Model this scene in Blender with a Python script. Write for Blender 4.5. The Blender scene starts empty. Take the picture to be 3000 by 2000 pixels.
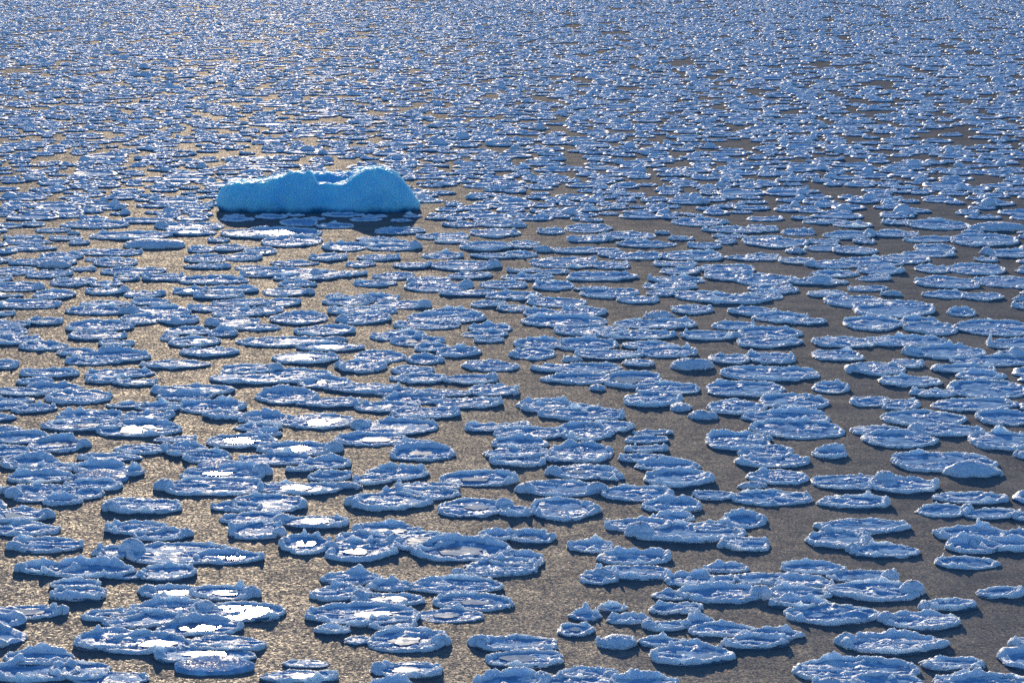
import bpy, math, random
import numpy as np
from mathutils import Vector, Matrix

# ------------------------------------------------------------------ camera, sky, sun, exposure
S = bpy.context.scene
COL = S.collection
CAM_H = 12.0
FOCAL_PX = 9700.0                      # for a 3000 px wide frame
PITCH = math.atan(1320.0 / FOCAL_PX)
cam_data = bpy.data.cameras.new('camera')
cam_data.sensor_width = 36.0
cam_data.lens = 36.0 * FOCAL_PX / 3000.0
cam_data.clip_start = 0.5
cam_data.clip_end = 60000.0
cam = bpy.data.objects.new('camera', cam_data)
COL.objects.link(cam)
cam.location = (0, 0, CAM_H)
cam.rotation_euler = (math.pi / 2 - PITCH, 0, 0)
S.camera = cam

SUN_ELEV = 10.0                        # degrees above the horizon
SUN_AZ = -4.6                          # degrees right of +Y (negative: left)
SKY_STRENGTH = 0.15
SUN_STRENGTH = 5.0
EXPOSURE = 0.4
world = bpy.data.worlds.new('World')
S.world = world
world.use_nodes = True
wn = world.node_tree
wn.nodes.clear()
sky = wn.nodes.new('ShaderNodeTexSky')
sky.sky_type = 'NISHITA'
sky.sun_disc = False
sky.sun_elevation = math.radians(SUN_ELEV)
sky.sun_rotation = math.radians(SUN_AZ)
sky.altitude = 0
sky.air_density = 1.0
sky.dust_density = 0.3
sky.ozone_density = 5.0
bg = wn.nodes.new('ShaderNodeBackground')
bg.inputs['Strength'].default_value = SKY_STRENGTH
wo = wn.nodes.new('ShaderNodeOutputWorld')
wn.links.new(sky.outputs[0], bg.inputs['Color'])
wn.links.new(bg.outputs[0], wo.inputs['Surface'])

sun_data = bpy.data.lights.new('sun', 'SUN')
sun_data.energy = SUN_STRENGTH
sun_data.angle = math.radians(0.5)
sun_data.color = (1.0, 0.83, 0.62)
sun = bpy.data.objects.new('sun', sun_data)
COL.objects.link(sun)
_e, _a = math.radians(SUN_ELEV), math.radians(SUN_AZ)
SUN_DIR = Vector((math.sin(_a) * math.cos(_e), math.cos(_a) * math.cos(_e), math.sin(_e)))
sun.rotation_euler = SUN_DIR.to_track_quat('Z', 'Y').to_euler()
sun.location = SUN_DIR * 200

S.view_settings.view_transform = 'Standard'
S.view_settings.look = 'None'
S.view_settings.exposure = EXPOSURE
S.view_settings.gamma = 1.0
S.render.engine = 'CYCLES'
S.cycles.use_denoising = False
S.cycles.max_bounces = 6
S.cycles.diffuse_bounces = 3
S.cycles.glossy_bounces = 3
S.cycles.transmission_bounces = 2
S.cycles.sample_clamp_direct = 0
S.cycles.sample_clamp_indirect = 4.0
S.cycles.caustics_reflective = False
S.cycles.caustics_refractive = False

# ------------------------------------------------------------------ materials
class Nodes:
    def __init__(self, name):
        self.m = bpy.data.materials.new(name)
        self.m.use_nodes = True
        self.t = self.m.node_tree
        self.b = self.t.nodes['Principled BSDF']
        self.pos = self.new('ShaderNodeNewGeometry').outputs['Position']
    def new(self, kind, **kw):
        n = self.t.nodes.new(kind)
        for k, v in kw.items():
            setattr(n, k, v)
        return n
    def link(self, a, b):
        self.t.links.new(a, b)
    def set(self, **kw):
        for k, v in kw.items():
            self.b.inputs[k.replace('_', ' ')].default_value = v
    def noise(self, scale, detail=3.0, rough=0.55, vec=None, dist=0.0):
        n = self.new('ShaderNodeTexNoise')
        n.inputs['Scale'].default_value = scale
        n.inputs['Detail'].default_value = detail
        n.inputs['Roughness'].default_value = rough
        n.inputs['Distortion'].default_value = dist
        self.link(vec or self.pos, n.inputs['Vector'])
        return n
    def ramp(self, fac, stops):
        r = self.new('ShaderNodeValToRGB')
        e = r.color_ramp.elements
        while len(e) < len(stops):
            e.new(0.5)
        for el, (p, c) in zip(e, stops):
            el.position = p
            el.color = c if len(c) == 4 else (*c, 1)
        self.link(fac, r.inputs[0])
        return r.outputs[0]
    def remap(self, fac, a, b, lo, hi):
        r = self.new('ShaderNodeMapRange')
        for i, v in enumerate((a, b, lo, hi)):
            r.inputs[1 + i].default_value = v
        self.link(fac, r.inputs[0])
        return r.outputs[0]
    def math(self, op, a, b):
        n = self.new('ShaderNodeMath', operation=op)
        for i, v in enumerate((a, b)):
            if isinstance(v, (int, float)):
                n.inputs[i].default_value = v
            else:
                self.link(v, n.inputs[i])
        return n.outputs[0]
    def vmath(self, op, a, b=None):
        n = self.new('ShaderNodeVectorMath', operation=op)
        for i, v in enumerate((a, b)):
            if v is None:
                continue
            if isinstance(v, tuple):
                n.inputs[i].default_value = v
            else:
                self.link(v, n.inputs[i])
        return n.outputs[0]
    def facets(self, layers, base=None):
        """Randomly tilted crystal facets: every cell of a Voronoi pattern leans its own way."""
        acc = base or self.new('ShaderNodeNewGeometry').outputs['Normal']
        for scale, amount in layers:
            v = self.new('ShaderNodeTexVoronoi')
            v.inputs['Scale'].default_value = scale
            self.link(self.pos, v.inputs['Vector'])
            c = self.vmath('SUBTRACT', v.outputs['Color'], (0.5, 0.5, 0.5))
            sc = self.new('ShaderNodeVectorMath', operation='SCALE')
            self.link(c, sc.inputs[0])
            if isinstance(amount, (int, float)):
                sc.inputs['Scale'].default_value = amount
            else:
                self.link(amount, sc.inputs['Scale'])
            acc = self.vmath('ADD', acc, sc.outputs[0])
        return self.vmath('NORMALIZE', acc)

def add_glints(n, fac, rough, normal, tint=(1, 1, 1, 1)):
    """Wet, shiny film over part of a surface: FAC of it mirrors, the rest keeps its own matt shader."""
    g = n.new('ShaderNodeBsdfGlossy')
    g.inputs['Roughness'].default_value = rough
    g.inputs['Color'].default_value = tint
    n.link(normal, g.inputs['Normal'])
    mix = n.new('ShaderNodeMixShader')
    if isinstance(fac, (int, float)):
        mix.inputs[0].default_value = fac
    else:
        n.link(fac, mix.inputs[0])
    n.link(n.b.outputs[0], mix.inputs[1])
    n.link(g.outputs[0], mix.inputs[2])
    n.link(mix.outputs[0], n.t.nodes['Material Output'].inputs['Surface'])

def make_sea():
    n = Nodes('grease_ice_water')
    swirl = n.noise(0.55, 4, 0.6, dist=1.2)
    col = n.ramp(swirl.outputs['Fac'], [(0.3, (0.110, 0.116, 0.128)), (0.7, (0.180, 0.178, 0.178))])
    n.link(col, n.b.inputs['Base Color'])
    n.set(Roughness=0.6, IOR=1.33)
    n.b.inputs['Specular IOR Level'].default_value = 0.0
    cells = n.new('ShaderNodeTexVoronoi')
    cells.inputs['Scale'].default_value = 26.0
    n.link(n.pos, cells.inputs['Vector'])
    sep = n.new('ShaderNodeSeparateColor')
    n.link(cells.outputs['Color'], sep.inputs[0])
    wet = n.remap(sep.outputs[0], 0.42, 1.0, 0.012, 0.080)
    big = n.noise(1.1, 4, 0.62, dist=1.0)
    wet = n.math('MULTIPLY', wet, n.remap(big.outputs['Fac'], 0.32, 0.68, 0.55, 1.5))
    add_glints(n, wet, 0.54, n.facets([(26.0, 1.05), (70.0, 0.9)]), (1.0, 0.94, 0.84, 1))
    return n.m

def make_snow():
    n = Nodes('frosted_snow')
    a = n.noise(7.0, 4, 0.65)
    col = n.ramp(a.outputs['Fac'], [(0.3, (0.62, 0.72, 0.87)), (0.7, (0.78, 0.83, 0.91))])
    n.link(col, n.b.inputs['Base Color'])
    n.set(Roughness=0.6, IOR=1.31)
    n.b.inputs['Specular IOR Level'].default_value = 0.12
    n.b.inputs['Subsurface Weight'].default_value = 0.85
    n.b.inputs['Subsurface Radius'].default_value = (0.85, 0.92, 1.0)
    n.b.inputs['Subsurface Scale'].default_value = 0.09
    n.link(n.facets([(60.0, 0.7)]), n.b.inputs['Normal'])
    return n.m

def make_plate():
    n = Nodes('pancake_ice')
    a = n.noise(3.4, 5, 0.65)
    col = n.ramp(a.outputs['Fac'], [(0.32, (0.16, 0.29, 0.46)), (0.50, (0.28, 0.46, 0.68)), (0.62, (0.50, 0.71, 0.92))])
    n.link(col, n.b.inputs['Base Color'])
    n.set(Roughness=0.6, IOR=1.31)
    n.b.inputs['Specular IOR Level'].default_value = 0.0
    fac = n.remap(a.outputs['Fac'], 0.38, 0.52, 0.018, 0.002)
    add_glints(n, fac, 0.3, n.facets([(45.0, 0.25), (14.0, 0.10)]))
    return n.m

def make_pool():
    n = Nodes('melt_water_film')
    n.set(Base_Color=(0.10, 0.19, 0.32, 1), Roughness=0.6, IOR=1.33)
    n.b.inputs['Specular IOR Level'].default_value = 0.0
    add_glints(n, 0.09, 0.17, n.facets([(7.0, 0.05)]))
    return n.m

def make_wet_shade():
    """Foot of a floe: soaked slush with waterline shade painted into its dark colour."""
    n = Nodes('shaded_wet_ice')
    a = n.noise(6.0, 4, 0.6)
    n.link(n.ramp(a.outputs['Fac'], [(0.3, (0.055, 0.105, 0.18)), (0.7, (0.13, 0.22, 0.34))]), n.b.inputs['Base Color'])  # dark tones carry the shade at the floe's base, painted in
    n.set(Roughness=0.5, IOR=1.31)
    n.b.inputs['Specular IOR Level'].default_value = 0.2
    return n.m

def make_slab():
    n = Nodes('bare_grey_ice')
    a = n.noise(5.0, 5, 0.6)
    n.link(n.ramp(a.outputs['Fac'], [(0.3, (0.14, 0.20, 0.29)), (0.7, (0.26, 0.34, 0.45))]), n.b.inputs['Base Color'])
    n.set(Roughness=0.7, IOR=1.31)
    n.b.inputs['Specular IOR Level'].default_value = 0.1
    return n.m

def make_berg():
    n = Nodes('glacier_ice')
    a = n.noise(1.3, 4, 0.6)
    col = n.ramp(a.outputs['Fac'], [(0.3, (0.18, 0.62, 0.95)), (0.7, (0.30, 0.73, 0.98))])
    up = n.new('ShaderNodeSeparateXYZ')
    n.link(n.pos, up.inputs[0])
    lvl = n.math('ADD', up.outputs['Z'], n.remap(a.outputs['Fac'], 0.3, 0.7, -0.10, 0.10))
    foot = n.new('ShaderNodeMix', data_type='RGBA')     # darker blue towards the waterline
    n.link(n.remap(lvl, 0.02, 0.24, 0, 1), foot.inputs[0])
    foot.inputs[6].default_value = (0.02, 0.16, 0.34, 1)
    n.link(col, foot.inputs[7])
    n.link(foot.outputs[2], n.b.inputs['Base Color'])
    n.set(Roughness=0.6, IOR=1.31)
    n.b.inputs['Specular IOR Level'].default_value = 0.08
    n.b.inputs['Subsurface Weight'].default_value = 0.6
    n.b.inputs['Subsurface Radius'].default_value = (0.3, 0.75, 1.0)
    n.b.inputs['Subsurface Scale'].default_value = 1.0
    bump = n.new('ShaderNodeBump')
    bump.inputs['Strength'].default_value = 0.35
    bump.inputs['Distance'].default_value = 0.05
    n.link(n.noise(9.0, 5, 0.6).outputs['Fac'], bump.inputs['Height'])
    n.link(bump.outputs[0], n.b.inputs['Normal'])
    return n.m

M_SEA, M_SNOW, M_PLATE, M_POOL, M_BERG = make_sea(), make_snow(), make_plate(), make_pool(), make_berg()
M_WET_SHADE, M_SLAB = make_wet_shade(), make_slab()

# ------------------------------------------------------------------ helpers
def _h(ix, iy, iz, seed):
    h = (ix.astype(np.int64) * 374761393 + iy.astype(np.int64) * 668265263 + iz.astype(np.int64) * 2147483647 + seed * 974711) & 0xFFFFFFFF
    h = ((h ^ (h >> 13)) * 1274126177) & 0xFFFFFFFF
    h = ((h ^ (h >> 16)) * 2246822519) & 0xFFFFFFFF
    return ((h ^ (h >> 15)) & 0xFFFFFF) / float(0xFFFFFF) * 2.0 - 1.0

def vnoise(p, seed=0):
    """Smooth value noise in -1..1 at points p (n,3)."""
    i = np.floor(p)
    f = p - i
    f = f * f * (3 - 2 * f)
    i = i.astype(np.int64)
    out = 0
    for dx in (0, 1):
        wx = f[:, 0] if dx else 1 - f[:, 0]
        for dy in (0, 1):
            wy = f[:, 1] if dy else 1 - f[:, 1]
            for dz in (0, 1):
                wz = f[:, 2] if dz else 1 - f[:, 2]
                out = out + wx * wy * wz * _h(i[:, 0] + dx, i[:, 1] + dy, i[:, 2] + dz, seed)
    return out

def fbm(p, octaves=3, seed=0, gain=0.55):
    s, amp, tot = 0, 1.0, 0
    for k in range(octaves):
        s = s + amp * vnoise(p * 2.03 ** k, seed + k * 17)
        tot += amp
        amp *= gain
    return s / tot

def mesh_np(name, verts, quads, tris, mats, quad_mat=None, tri_mat=None, smooth=True):
    me = bpy.data.meshes.new(name)
    quads = np.asarray(quads, np.int32).reshape(-1, 4)
    tris = np.asarray(tris, np.int32).reshape(-1, 3)
    me.vertices.add(len(verts))
    me.vertices.foreach_set('co', np.asarray(verts, np.float32).ravel())
    me.loops.add(quads.size + tris.size)
    me.loops.foreach_set('vertex_index', np.concatenate([quads.ravel(), tris.ravel()]))
    nf = len(quads) + len(tris)
    me.polygons.add(nf)
    start = np.concatenate([np.arange(len(quads)) * 4, quads.size + np.arange(len(tris)) * 3]).astype(np.int32)
    me.polygons.foreach_set('loop_start', start)
    me.polygons.foreach_set('use_smooth', np.full(nf, smooth))
    for m in mats:
        me.materials.append(m)
    if quad_mat is not None:
        mi = np.concatenate([np.asarray(quad_mat).ravel(), np.asarray(tri_mat).ravel()]).astype(np.int32)
        me.polygons.foreach_set('material_index', mi)
    me.update(calc_edges=True)
    return me

def link(name, me, parent=None):
    o = bpy.data.objects.new(name, me)
    COL.objects.link(o)
    o.parent = parent
    return o

def grid_quads(rings, seg, off=0):
    """Quads between consecutive closed rings (ring-major vertex order), outer ring first facing up."""
    r = np.arange(rings - 1)[:, None] * seg
    j = np.arange(seg)[None, :]
    k = (j + 1) % seg
    q = np.stack([r + j, r + k, r + seg + k, r + seg + j], -1).reshape(-1, 4)
    return q + off

# ------------------------------------------------------------------ the sea
def build_sea():
    R = 9000.0
    me = bpy.data.meshes.new('sea')
    me.from_pydata([(-R, -R, 0), (R, -R, 0), (R, R, 0), (-R, R, 0)], [], [(0, 1, 2, 3)])
    me.materials.append(M_SEA)
    o = link('sea', me)
    o['kind'] = 'structure'
build_sea()

# ------------------------------------------------------------------ pancake ice near the ship, one by one
ANG = {'e': 0.0, 'n': 90.0, 'w': 180.0, 's': 270.0}
RNG = np.random.default_rng(7)

def angdiff(a, b):
    return (a - b + 180.0) % 360.0 - 180.0

def outline(th, seed):
    c = np.stack([np.cos(th) * 1.3, np.sin(th) * 1.3, np.full_like(th, seed * 0.37)], 1)
    c2 = np.stack([np.cos(th) * 4.0, np.sin(th) * 4.0, np.full_like(th, seed * 0.71)], 1)
    return 1.0 + 0.13 * vnoise(c, 3) + 0.055 * vnoise(c2, 5)

def make_lump(cx, cy, z, rx, ry, rz, sp, parent, seed):
    seg = int(np.clip(2 * math.pi * rx / sp, 18, 72))
    rings = max(7, seg // 3)
    ph = np.linspace(0, 1, rings)[:, None]           # 0 at base, 1 near the top
    th = (np.arange(seg) / seg * 2 * math.pi)[None, :]
    el = -0.25 + ph * (math.pi / 2 + 0.20)
    x = np.cos(el) * np.cos(th); y = np.cos(el) * np.sin(th); zz = np.sin(el) + 0 * th
    d = np.stack([x, y, zz], -1).reshape(-1, 3)
    p = d * 1.6 + np.array([seed * 1.7, seed * 0.9, 0.0])
    n = 1 + 0.26 * fbm(p, 3, 11) + 0.06 * vnoise(p * 7, 4)
    v = d * n[:, None] * np.array([rx, ry, rz])
    v[:, 2] = np.maximum(v[:, 2], -0.08)
    jag = sp * 0.35
    v += RNG.uniform(-jag, jag, v.shape) * 0.8
    v += np.array([cx, cy, z])
    q = grid_quads(rings, seg)
    top = len(v)
    v = np.vstack([v, v[-seg:].mean(0) + np.array([0, 0, 0.04 * rz])])
    j = np.arange(seg)
    t = np.stack([(rings - 1) * seg + j, (rings - 1) * seg + (j + 1) % seg, np.full(seg, top)], 1)
    return link('snow_lump', mesh_np('snow_lump', v, q, t, [M_SNOW]), parent)

def make_pancake(x, y, a, b, fl, parent, name, seed, ox, oy):
    """One pancake: ice plate (mesh) > frosted rim, snow lumps, melt pool. x, y in world metres; ox, oy: the thing's base."""
    rs = np.random.default_rng(seed)
    a, b = a * 1.05, b * 1.05
    D = math.hypot(x, y)
    sp = 1.25 * D / 3311.0
    low = 'd' in fl
    seg = int(np.clip(math.pi * (a + b) / sp, 40, 260))
    th = np.arange(seg) / seg * 2 * math.pi
    deg = np.degrees(th)
    r = outline(th, seed)
    ex, ey = a * r * np.cos(th), b * r * np.sin(th)
    nx, ny = np.cos(th) / a, np.sin(th) / b
    nl = np.hypot(nx, ny); nx, ny = nx / nl, ny / nl
    zp = 0.015 if low else rs.uniform(0.022, 0.045)
    lx, ly = x - ox, y - oy
    # ---- plate
    if 'T' in fl:                                        # a bare smooth slab, tipped up a little towards the back
        rho = np.array([0.0, 0.2, 0.4, 0.6, 0.8, 0.93, 1.0, 1.0, 0.97])[::-1]
        zz = np.array([0.09, 0.09, 0.09, 0.09, 0.09, 0.088, 0.07, 0.01, -0.12])[::-1]
        X = rho[:-1, None] * ex; Y = rho[:-1, None] * ey
        Z = zz[:-1, None] + 0.05 * (Y / b) * (zz[:-1, None] > 0.01)
        v = np.stack([X + lx, Y + ly, Z], -1).reshape(-1, 3)
        v[:, 2] += 0.010 * fbm(v * 5 + seed, 3, 2)
        nr = len(rho) - 1
        q = grid_quads(nr, seg)
        v = np.vstack([v, [lx, ly, 0.09]])
        j = np.arange(seg)
        t = np.stack([(nr - 1) * seg + j, (nr - 1) * seg + (j + 1) % seg, np.full(seg, nr * seg)], 1)
        o = link(name, mesh_np(name, v, q, t, [M_PLATE]), parent)
        if parent is not None and name == 'pancake':
            o['label'] = 'smooth grey slab without a snow rim'
        return o
    tx, ty = rs.uniform(-0.02, 0.02), rs.uniform(-0.02, 0.02)
    TILT = lambda X, Y: tx * X / a + ty * Y / b
    rho = np.concatenate([[0.98, 1.0, 0.985], np.linspace(0.92, 0.1, 13)])
    zz = np.full(len(rho), zp)
    zz[0] = -0.1
    zz[1] = zp * 0.6
    X = rho[:, None] * ex; Y = rho[:, None] * ey
    v = np.stack([X, Y, np.broadcast_to(zz[:, None], X.shape)], -1).reshape(-1, 3)
    w = np.stack([v[:, 0] * 3 + seed, v[:, 1] * 3, 0 * v[:, 0]], 1)
    ridge = np.clip(1 - 4.0 * np.abs(fbm(w * np.array([0.55, 1.1, 1]), 3, 21)), 0, 1) ** 1.3
    patch = np.clip(vnoise(w * 0.6, 25) + 0.5, 0, 1)
    snowy = ridge * patch + 0.25 * vnoise(w * 5, 27)
    v[3 * seg:, 2] += (0.012 * fbm(w * 2, 2, 23) + (0.3 if low else 1.0) * 0.055 * ridge * patch)[3 * seg:]
    v[seg:, 2] += np.clip(v[seg:, 2], 0, zp) / zp * TILT(v[seg:, 0], v[seg:, 1])
    v = np.vstack([v, [0, 0, zp]]) + np.array([lx, ly, 0])
    nr = len(rho)
    q = grid_quads(nr, seg)
    j = np.arange(seg)
    t = np.stack([(nr - 1) * seg + j, (nr - 1) * seg + (j + 1) % seg, np.full(seg, nr * seg)], 1)
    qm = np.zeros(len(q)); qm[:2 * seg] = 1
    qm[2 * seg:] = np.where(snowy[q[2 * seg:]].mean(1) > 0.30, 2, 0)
    plate = link(name, mesh_np(name, v, q, t, [M_PLATE, M_WET_SHADE, M_SNOW], qm, np.zeros(len(t))), parent)
    # ---- rim
    amp = rs.uniform(0.8, 1.15) * (0.35 if low else 1.0)
    c = np.stack([np.cos(th) * 1.6 * a, np.sin(th) * 1.6 * b, np.full(seg, seed * 1.3)], 1)
    c2 = c * 3.1
    h = 0.040 * (1.0 + 0.75 * vnoise(c, 31) + 0.5 * vnoise(c2, 33))
    wd = 0.105 * (1.0 + 0.6 * vnoise(c, 41) + 0.35 * vnoise(c2, 43))
    for ch in fl:
        k = ch.lower()
        if k in ANG:
            g = 1 / (1 + np.abs(angdiff(deg, ANG[k] + rs.uniform(-18, 18)) / (rs.uniform(24, 36) if k in 'ew' else rs.uniform(36, 56))) ** 5)
            g = g * (0.75 + 0.45 * vnoise(c2 * 1.3, int(ANG[k])))
            big = ch.isupper()
            if k in 'ns':
                h = h + g * (0.105 if big else 0.045)
                wd = wd + g * (0.11 if big else 0.05)
            else:
                h = h + g * (0.05 if big else 0.045)
                wd = wd + g * (0.06 if big else 0.05)
    for _ in range(int(rs.integers(2, 5))):               # small frozen chunks along the rim
        g = np.exp(-(angdiff(deg, rs.uniform(0, 360)) / rs.uniform(4, 10)) ** 2)
        h = h + g * rs.uniform(0.02, 0.08)
    h = np.maximum(h, 0.012) * amp
    wd = np.clip(wd, 0.05, 0.55 * min(a, b))
    prof = [(1.00, 0.00), (0.88, 0.42), (0.74, 0.74), (0.58, 0.95), (0.42, 1.00), (0.27, 0.90), (0.13, 0.68), (0.03, 0.35), (-0.01, 0.0)]
    PX, PY, PZ = [], [], []
    for d, hh in prof:
        PX.append(ex - nx * wd * d); PY.append(ey - ny * wd * d); PZ.append(zp - 0.012 + (h + 0.012) * hh)
    droop = zp * np.clip(0.45 + 1.1 * vnoise(c2 * 0.8, 47), 0.05, 1.1)
    PX.append(ex + nx * 0.012); PY.append(ey + ny * 0.012); PZ.append(zp - droop)
    PX.append(ex - nx * 0.05); PY.append(ey - ny * 0.05); PZ.append(zp - droop - 0.01)
    PX, PY, PZ = PX[::-1], PY[::-1], PZ[::-1]
    v = np.stack([np.array(PX), np.array(PY), np.array(PZ)], -1).reshape(-1, 3)
    K = len(PX)
    env = np.repeat(np.array([0, 0.35, 0.5, 0.7, 0.9, 1, 1, 1, 0.9, 0.6, 0.2]), seg)
    pv = v + np.array([x, y, seed])
    nz = fbm(pv * np.array([11, 11, 14]), 3, 51)
    nxx = vnoise(pv * 13 + 9, 52); nyy = vnoise(pv * 13 + 23, 53)
    sz = (np.tile(h, K) * 0.42 + 0.012) * env
    v[:, 2] += nz * sz
    v[:, 0] += nxx * 0.028 * env; v[:, 1] += nyy * 0.028 * env
    v[:, 2] += 0.010 * vnoise(pv * 27, 57) * env
    v[:, 2] = np.where(np.repeat(np.arange(K) < 3, seg), np.minimum(v[:, 2], zp + np.tile(h, K) * 0.8), v[:, 2])
    jag = min(sp * 0.3, 0.008)
    v += rs.uniform(-1, 1, v.shape) * jag * env[:, None]
    v[:, 2] += TILT(v[:, 0], v[:, 1])
    v += np.array([lx, ly, 0])
    link('snow_rim', mesh_np('snow_rim', v, grid_quads(K, seg), np.zeros((0, 3)), [M_SNOW]), plate)
    # ---- lumps
    k = 0
    for ch in fl:
        if ch in 'EW':
            ang = math.radians(ANG[ch.lower()] + rs.uniform(-28, 28))
            rx = float(np.clip(0.24 * a, 0.11, 0.24)) * rs.uniform(0.9, 1.2)
            make_lump(lx + (a - 0.45 * rx) * math.cos(ang), ly + (b - 0.45 * rx) * math.sin(ang), zp * 0.6, rx, rx * rs.uniform(0.8, 1.1),
                      rx * rs.uniform(0.75, 1.0), sp, plate, seed + k)
            k += 1
        elif ch in 'Cc':
            f = 1.0 if ch == 'C' else 0.45
            make_lump(lx, ly, zp * 0.4, a * 0.98 * f, b * 0.95 * f, float(np.clip(0.42 * a, 0.12, 0.24)), sp, plate, seed + k)
            k += 1
    if k == 0 and rs.random() < 0.3 and not low:
        ang = rs.uniform(0, 2 * math.pi)
        rx = rs.uniform(0.05, 0.09)
        make_lump(lx + a * 0.85 * math.cos(ang), ly + b * 0.85 * math.sin(ang), zp, rx, rx, rx, sp, plate, seed + 9)
    # ---- melt pool
    if 'P' in fl or ('p' in fl and (D < 57.0 or rs.random() < 0.55)):
        f = 0.78 if 'P' in fl else rs.uniform(0.3, 0.5)
        m = 40
        tt = np.arange(m) / m * 2 * math.pi
        rr = 1 + 0.25 * vnoise(np.stack([np.cos(tt) * 1.7, np.sin(tt) * 1.7, np.full(m, seed)], 1), 61) + 0.12 * vnoise(np.stack([np.cos(tt) * 5, np.sin(tt) * 5, np.full(m, seed)], 1), 62)
        px = lx + rs.uniform(-0.15, 0.15) * a + f * a * rr * np.cos(tt)
        py = ly + rs.uniform(-0.2, 0.05) * b + f * b * rr * np.sin(tt)
        zt = zp + 0.021
        v = np.vstack([np.stack([px, py, np.full(m, zt - 0.04)], 1), np.stack([px, py, np.full(m, zt)], 1), [[px.mean(), py.mean(), zt]]])
        j = np.arange(m)
        link('melt_pool', mesh_np('melt_pool', v, grid_quads(2, m), np.stack([m + j, m + (j + 1) % m, np.full(m, 2 * m)], 1), [M_POOL], smooth=False), plate)
    return plate

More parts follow.
